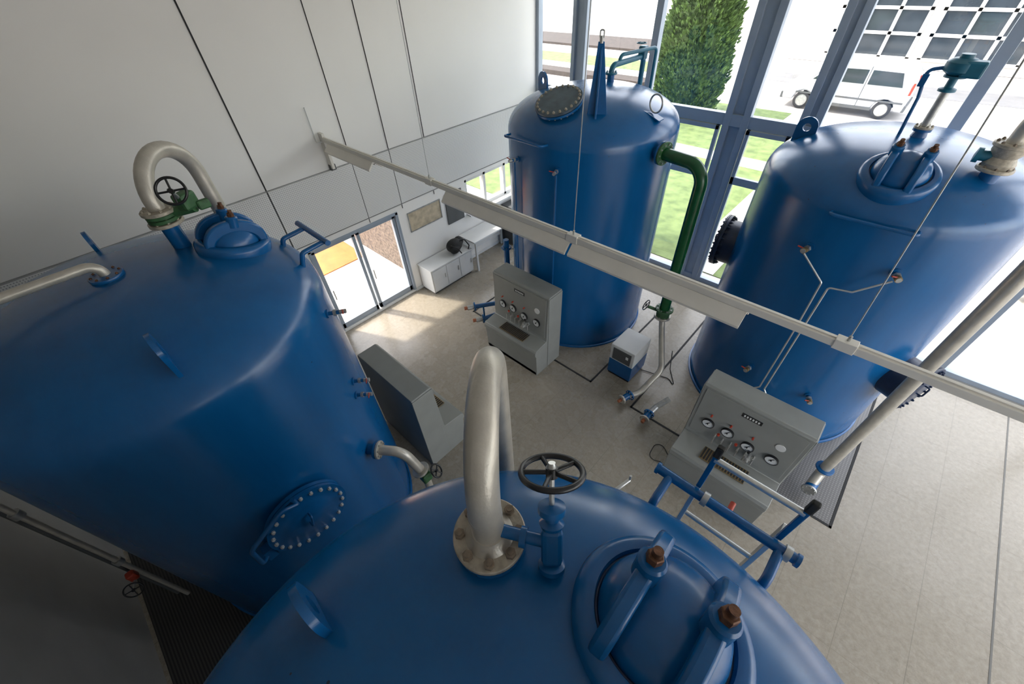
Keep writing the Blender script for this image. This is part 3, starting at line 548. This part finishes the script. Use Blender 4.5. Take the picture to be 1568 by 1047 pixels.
g=group('backpack',(-7.35,5.55,.73)); sphere(g,'body',(-7.38,5.5,.90),.17,M_RUB,(1,1.35,1.0)); sphere(g,'pocket',(-7.25,5.42,.86),.1,M_RUB,(.8,1.5,1.0)); sphere(g,'top',(-7.42,5.68,.93),.12,M_RUB,(1,1.1,1))
tube(g,'strap',[(-7.3,5.35,.98),(-7.2,5.25,1.06),(-7.12,5.4,.95),(-7.12,5.5,.77)],.014,M_RUB,8,.05); tube(g,'strap_b',[(-7.3,5.6,1.0),(-7.2,5.7,1.05),(-7.15,5.8,.85),(-7.15,5.75,.76)],.014,M_RUB,8,.05)
g=group('dark_cabinet',(-7.4,7.9,0)); boxmm(g,'body',(-7.66,7.55,.0),(-7.2,8.3,1.15),M_COND,.006); boxmm(g,'door',(-7.2,7.6,.06),(-7.18,8.25,1.1),M_WHITE,.004)
# ---------------------------------------------------------------- light rail
g=group('suspended_light_rail',(-3,3.2,4)); ry,rz=3.2,3.99
boxmm(g,'rail',(-7.55,ry-.035,rz-.03),(5.0,ry+.035,rz+.035),M_RAIL,.006); boxmm(g,'rail_ridge',(-7.55,ry-.012,rz+.03),(5.0,ry+.012,rz+.045),M_RAIL)
def luminaire(x0,x1):
    prof=[(-.035,-.03),(.035,-.03),(.13,-.13),(.125,-.155),(.115,-.155),(.03,-.06),(-.03,-.06),(-.115,-.155),(-.125,-.155),(-.13,-.13)]
    prism(g,'reflector',prof,((x0+x1)/2,ry,rz),(0,1,0),(0,0,1),x1-x0,M_RAIL,0)
    cyls(g,'fluorescent_tube',[((x0+.05,ry-.035,rz-.1),(x1-.05,ry-.035,rz-.1),.013),((x0+.05,ry+.035,rz-.1),(x1-.05,ry+.035,rz-.1),.013)],M_WHITE)
luminaire(-7.4,-6.0); luminaire(-4.25,-2.20); luminaire(-2.16,-.36); luminaire(3.4,4.9)
for x in (-4.61,-2.18,.33,2.8):
    dx=-.1 if x==.33 else 0
    cyl(g,'suspension_wire',(x,ry,rz+.04),(x+dx*2,ry,ZC-.01),.0045,M_GALV,seg=6); box(g,'rail_joint',(x,ry,rz+.005),(.14,.085,.085),M_RAIL); cyl(g,'wire_clamp',(x,ry,rz+.04),(x,ry,rz+.09),.012,M_GALV,seg=8)
box(g,'wall_bracket',(-7.61,ry,rz-.2),(.14,.05,.6),M_RAIL); tube(g,'wall_cable',[(-7.66,ry-.1,4.5),(-7.66,ry-.1,3.95),(-7.6,ry,3.95)],.01,M_WHITE,8,.03); box(g,'junction_box',(-7.64,ry+.02,3.5),(.08,.1,.1),M_COND)
g=group('floor_cable',(-1.2,5.5,0))
tube(g,'cable',[(-1.93,5.6,.02),(-1.4,5.75,.012),(-1.2,5.6,.012),(-1.5,6.0,.012),(-1.7,6.5,.012)],.008,M_RUB,8,.12)
tube(g,'cable_b',[(-.62,4.2,.012),(-.9,4.4,.012),(-.85,3.9,.012),(-.65,4.0,.012)],.006,M_RUB,8,.1)
# ---------------------------------------------------------------- outside
boxmm(None,'ground_outside',(-60,Y1+.25,-.12),(60,90,-.02),M_PAVE); boxmm(None,'ground_side',(-60,-30,-.12),(XL-.3,Y1+.25,-.021),M_PAVE); boxmm(None,'ground_right',(XR+.3,-30,-.12),(60,Y1+.25,-.021),M_PAVE)
boxes(None,'lawn',[((-16,Y1+.6,-.02),(1.2,21.6,0)),((-13,22.6,-.02),(-4.9,25.2,0)),((-40,30,-.02),(-11,33,0)),((-16,0,-.02),(-9.4,.9,0))],M_GRASS)
boxmm(None,'garden_path',(-3.2,Y1+.6,.0),(-2.2,17,.012),M_PAVE); boxmm(None,'garden_path',(-16,17.2,.0),(1.2,18.2,.012),M_PAVE)
boxmm(None,'planting_bed',(-45,36,-.02),(-18,41,.15),M_SOIL); boxmm(None,'planting_bed',(-30,26,-.02),(-13.5,27.2,.25),M_SOIL)
boxmm(None,'asphalt_strip',(-10,31.5,-.02),(30,34,-.005),M_ASPH)
boxmm(None,'terracotta_terrace',(-16,1.0,-.02),(-10.3,4.4,.005),M_TERRA)
boxmm(None,'stone_garden_wall',(-13.5,4.7,-.02),(-8.4,5.1,2.6),M_STONE)
def foliage(n,c,h,r,k,m,prof,ls=1.):
    g=group(n,c); c=V(c); bm=bmesh.new()
    for i in range(k):
        t=random.random(); a=random.random()*2*math.pi; rr=r*prof(t)*(.78+.24*random.random()+.10*math.sin(a*5+t*9)+.06*math.sin(a*11-t*23)); p=c+V((rr*math.cos(a),rr*math.sin(a),t*h+.16)); s=(.16+.16*random.random())*ls
        d=V((math.cos(a),math.sin(a),.4+random.random())).normalized(); q=d.to_track_quat('Z','Y')@Quaternion((0,0,1),random.random()*6.28)
        vs=[bm.verts.new(p+q@V(v)*s) for v in ((-.35,0,0),(.35,0,0),(.2,.08,.7),(-.1,-.1,1.0))]; bm.faces.new(vs)
        vs=[bm.verts.new(p+q@V(v)*s) for v in ((0,-.35,0),(0,.35,0),(.08,.2,.7),(-.1,-.1,1.0))]; bm.faces.new(vs)
    finish(bm,'foliage',m,g,False)
    lathe(g,'inner_crown',[(max(.01,r*prof(i/20)*.8),i/20*h) for i in range(21)],c+V((0,0,.1)),(0,0,1),m,20,60); cyl(g,'trunk',c,c+V((0,0,h*.3)),.12,M_BARK)
pf=lambda t: (.75+1.0*t) if t<.25 else max(.02,1-((t-.25)/.78)**2.4)
foliage('conifer_tree',(-9.15,22.2,0),6.4,1.6,9000,M_LEAF,pf,.8)
sf=lambda t:math.sin(math.pi*min(1,t*.8+.15))
foliage('garden_shrub',(3.75,13.2,0),.9,.5,300,M_LEAF2,sf)
foliage('garden_shrub',(2.9,19.3,0),1.0,.9,400,M_LEAF2,sf)
foliage('garden_shrub',(-15,38,0),1.2,1.6,400,M_LEAF,sf)
# van
vyc=27.2
g=group('white_van',(-3.2,vyc,0)); ux,uz=(1,0,0),(0,0,1)
side=[(-2.65,.35),(-2.7,.75),(-2.6,1.0),(-2.35,1.12),(-1.7,1.25),(-1.15,1.82),(-.8,1.95),(0,2.0),(1.7,2.0),(2.0,1.94),(2.15,1.75),(2.28,1.2),(2.32,.6),(2.3,.35)]
def arch(cx,r=.42,n=9): return [(cx+r*math.cos(math.pi*i/n),.35+r*math.sin(math.pi*i/n)) for i in range(n+1)]
body=side+arch(1.55)+arch(-1.75)
prism(g,'body',body,(-3.2,vyc,.0),ux,(0,0,1),1.9,M_VAN,.08)
for sy in (-1,1):
    y=vyc+sy*.955
    for P in ([(-1.6,1.28),(-1.08,1.75),(-.75,1.8),(-.72,1.28)],[(-.6,1.28),(-.6,1.8),(.45,1.82),(.45,1.28)],[(.6,1.28),(.6,1.82),(1.7,1.8),(1.9,1.28)]):
        prism(g,'side_window',P,(-3.2,y,0),ux,(0,0,1),.02,M_DGLASS,0)
    boxes(g,'door_gaps',[((-3.2+dx-.012,y-.008,.42),(-3.2+dx+.012,y+.008,1.95)) for dx in (-.66,.52)],M_COND)
    boxmm(g,'rub_strip',(-5.3,y-.012,.66),(-1.0,y+.012,.73),M_COND); box(g,'tail_light',(-.94,y,1.25),(.08,.05,.45),M_RED); boxmm(g,'sill',(-4.5,y-.02,.3),(-2.05,y+.02,.42),M_COND)
    for dx in (-1.75,1.55):
        c=V((-3.2+dx,y-sy*.1,.36)); lathe(g,'tyre',[(0,-.1),(.3,-.11),(.36,-.07),(.36,.07),(.3,.11),(.25,.11),(.24,.07),(0,.07)],c,(0,sy,0),M_TYRE,32); lathe(g,'hubcap',[(.25,.08),(.1,.1),(0,.1)],c,(0,sy,0),M_GALV,20)
prism(g,'windscreen',[(-.78,-.02),(.78,-.02),(.66,.74),(-.66,.74)],(-4.9,vyc,1.27),(0,1,0),V((.62,0,.63)),.02,M_DGLASS,0)
box(g,'bumper_front',(-5.88,vyc,.5),(.15,1.85,.28),M_COND,None,.03); box(g,'bumper_rear',(-.88,vyc,.5),(.12,1.85,.28),M_COND,None,.03)
# neighbouring building
g=group('neighbour_building',(5,40,0)); FY=38.5
boxmm(g,'facade',(-9.2,FY,0),(30,FY+6,9),M_FAC)
wf=[];gl_=[]
for x0 in (-6.9,-1.9,3.1,8.1,13.1):
    for z0 in (.5,4.9):
        gl_.append(((x0,FY-.03,z0),(x0+4.4,FY-.01,z0+3.6)))
        for i in range(4): wf.append(((x0+i*4.4/3-.09,FY-.12,z0),(x0+i*4.4/3+.09,FY-.03,z0+3.6)))
        for j in range(4): wf.append(((x0-.09,FY-.12,z0+j*1.2-.08),(x0+4.49,FY-.03,z0+j*1.2+.08)))
boxes(g,'window_glass',gl_,M_DGLASS); boxes(g,'window_frames',wf,M_FACW)
# ---------------------------------------------------------------- light
w=bpy.data.worlds.new('sky'); D2.world=w; w.use_nodes=True; nt=w.node_tree; bg=nt.nodes['Background']
sk=nt.nodes.new('ShaderNodeTexSky'); sk.sky_type='NISHITA'; sk.sun_disc=False; sk.sun_elevation=math.radians(48); sk.sun_rotation=math.radians(250); sk.air_density=1; sk.dust_density=2.5
mixc=nt.nodes.new('ShaderNodeMix'); mixc.data_type='RGBA'; mixc.inputs['Factor'].default_value=.6; mixc.inputs['B'].default_value=(5.0,4.85,4.6,1)
nt.links.new(sk.outputs[0],mixc.inputs['A']); nt.links.new(mixc.outputs['Result'],bg.inputs['Color']); bg.inputs['Strength'].default_value=1.0
sl=bpy.data.lights.new('sun','SUN'); sl.energy=5; sl.angle=math.radians(3); sl.color=(1,.93,.82); so=bpy.data.objects.new('sun',sl); bpy.context.collection.objects.link(so)
so.rotation_euler=V((1.0,.45,-1.35)).to_track_quat('-Z','Y').to_euler()
for n,c,sx,sy,rot in (('portal_window_wall',(-.1,Y1+.3,3.3),15.,6.5,(math.radians(-90),0,0)),('portal_right_wall',(XR+.3,3.45,3.5),6.1,11.2,(0,math.radians(90),0))):
    l=bpy.data.lights.new(n,'AREA'); l.shape='RECTANGLE'; l.size=sx; l.size_y=sy; o=bpy.data.objects.new(n,l); bpy.context.collection.objects.link(o); o.location=c; o.rotation_euler=rot
    l.cycles.is_portal=True
# ---------------------------------------------------------------- camera
R=V((.7344,.6772,-.0411)); F=V((-.5065,.5071,-.6979)).normalized(); R=(R-F*R.dot(F)).normalized(); U=R.cross(F).normalized()
cam=bpy.data.cameras.new('camera'); co=bpy.data.objects.new('camera',cam); bpy.context.collection.objects.link(co)
cam.lens=14.03; cam.sensor_width=36; cam.clip_start=.02; cam.clip_end=300
m=Matrix((R,U,-F)).transposed().to_4x4(); m.translation=V((0,0,6.2)); co.matrix_world=m
D2.camera=co
D2.view_settings.view_transform='Standard'
D2.view_settings.exposure=.35
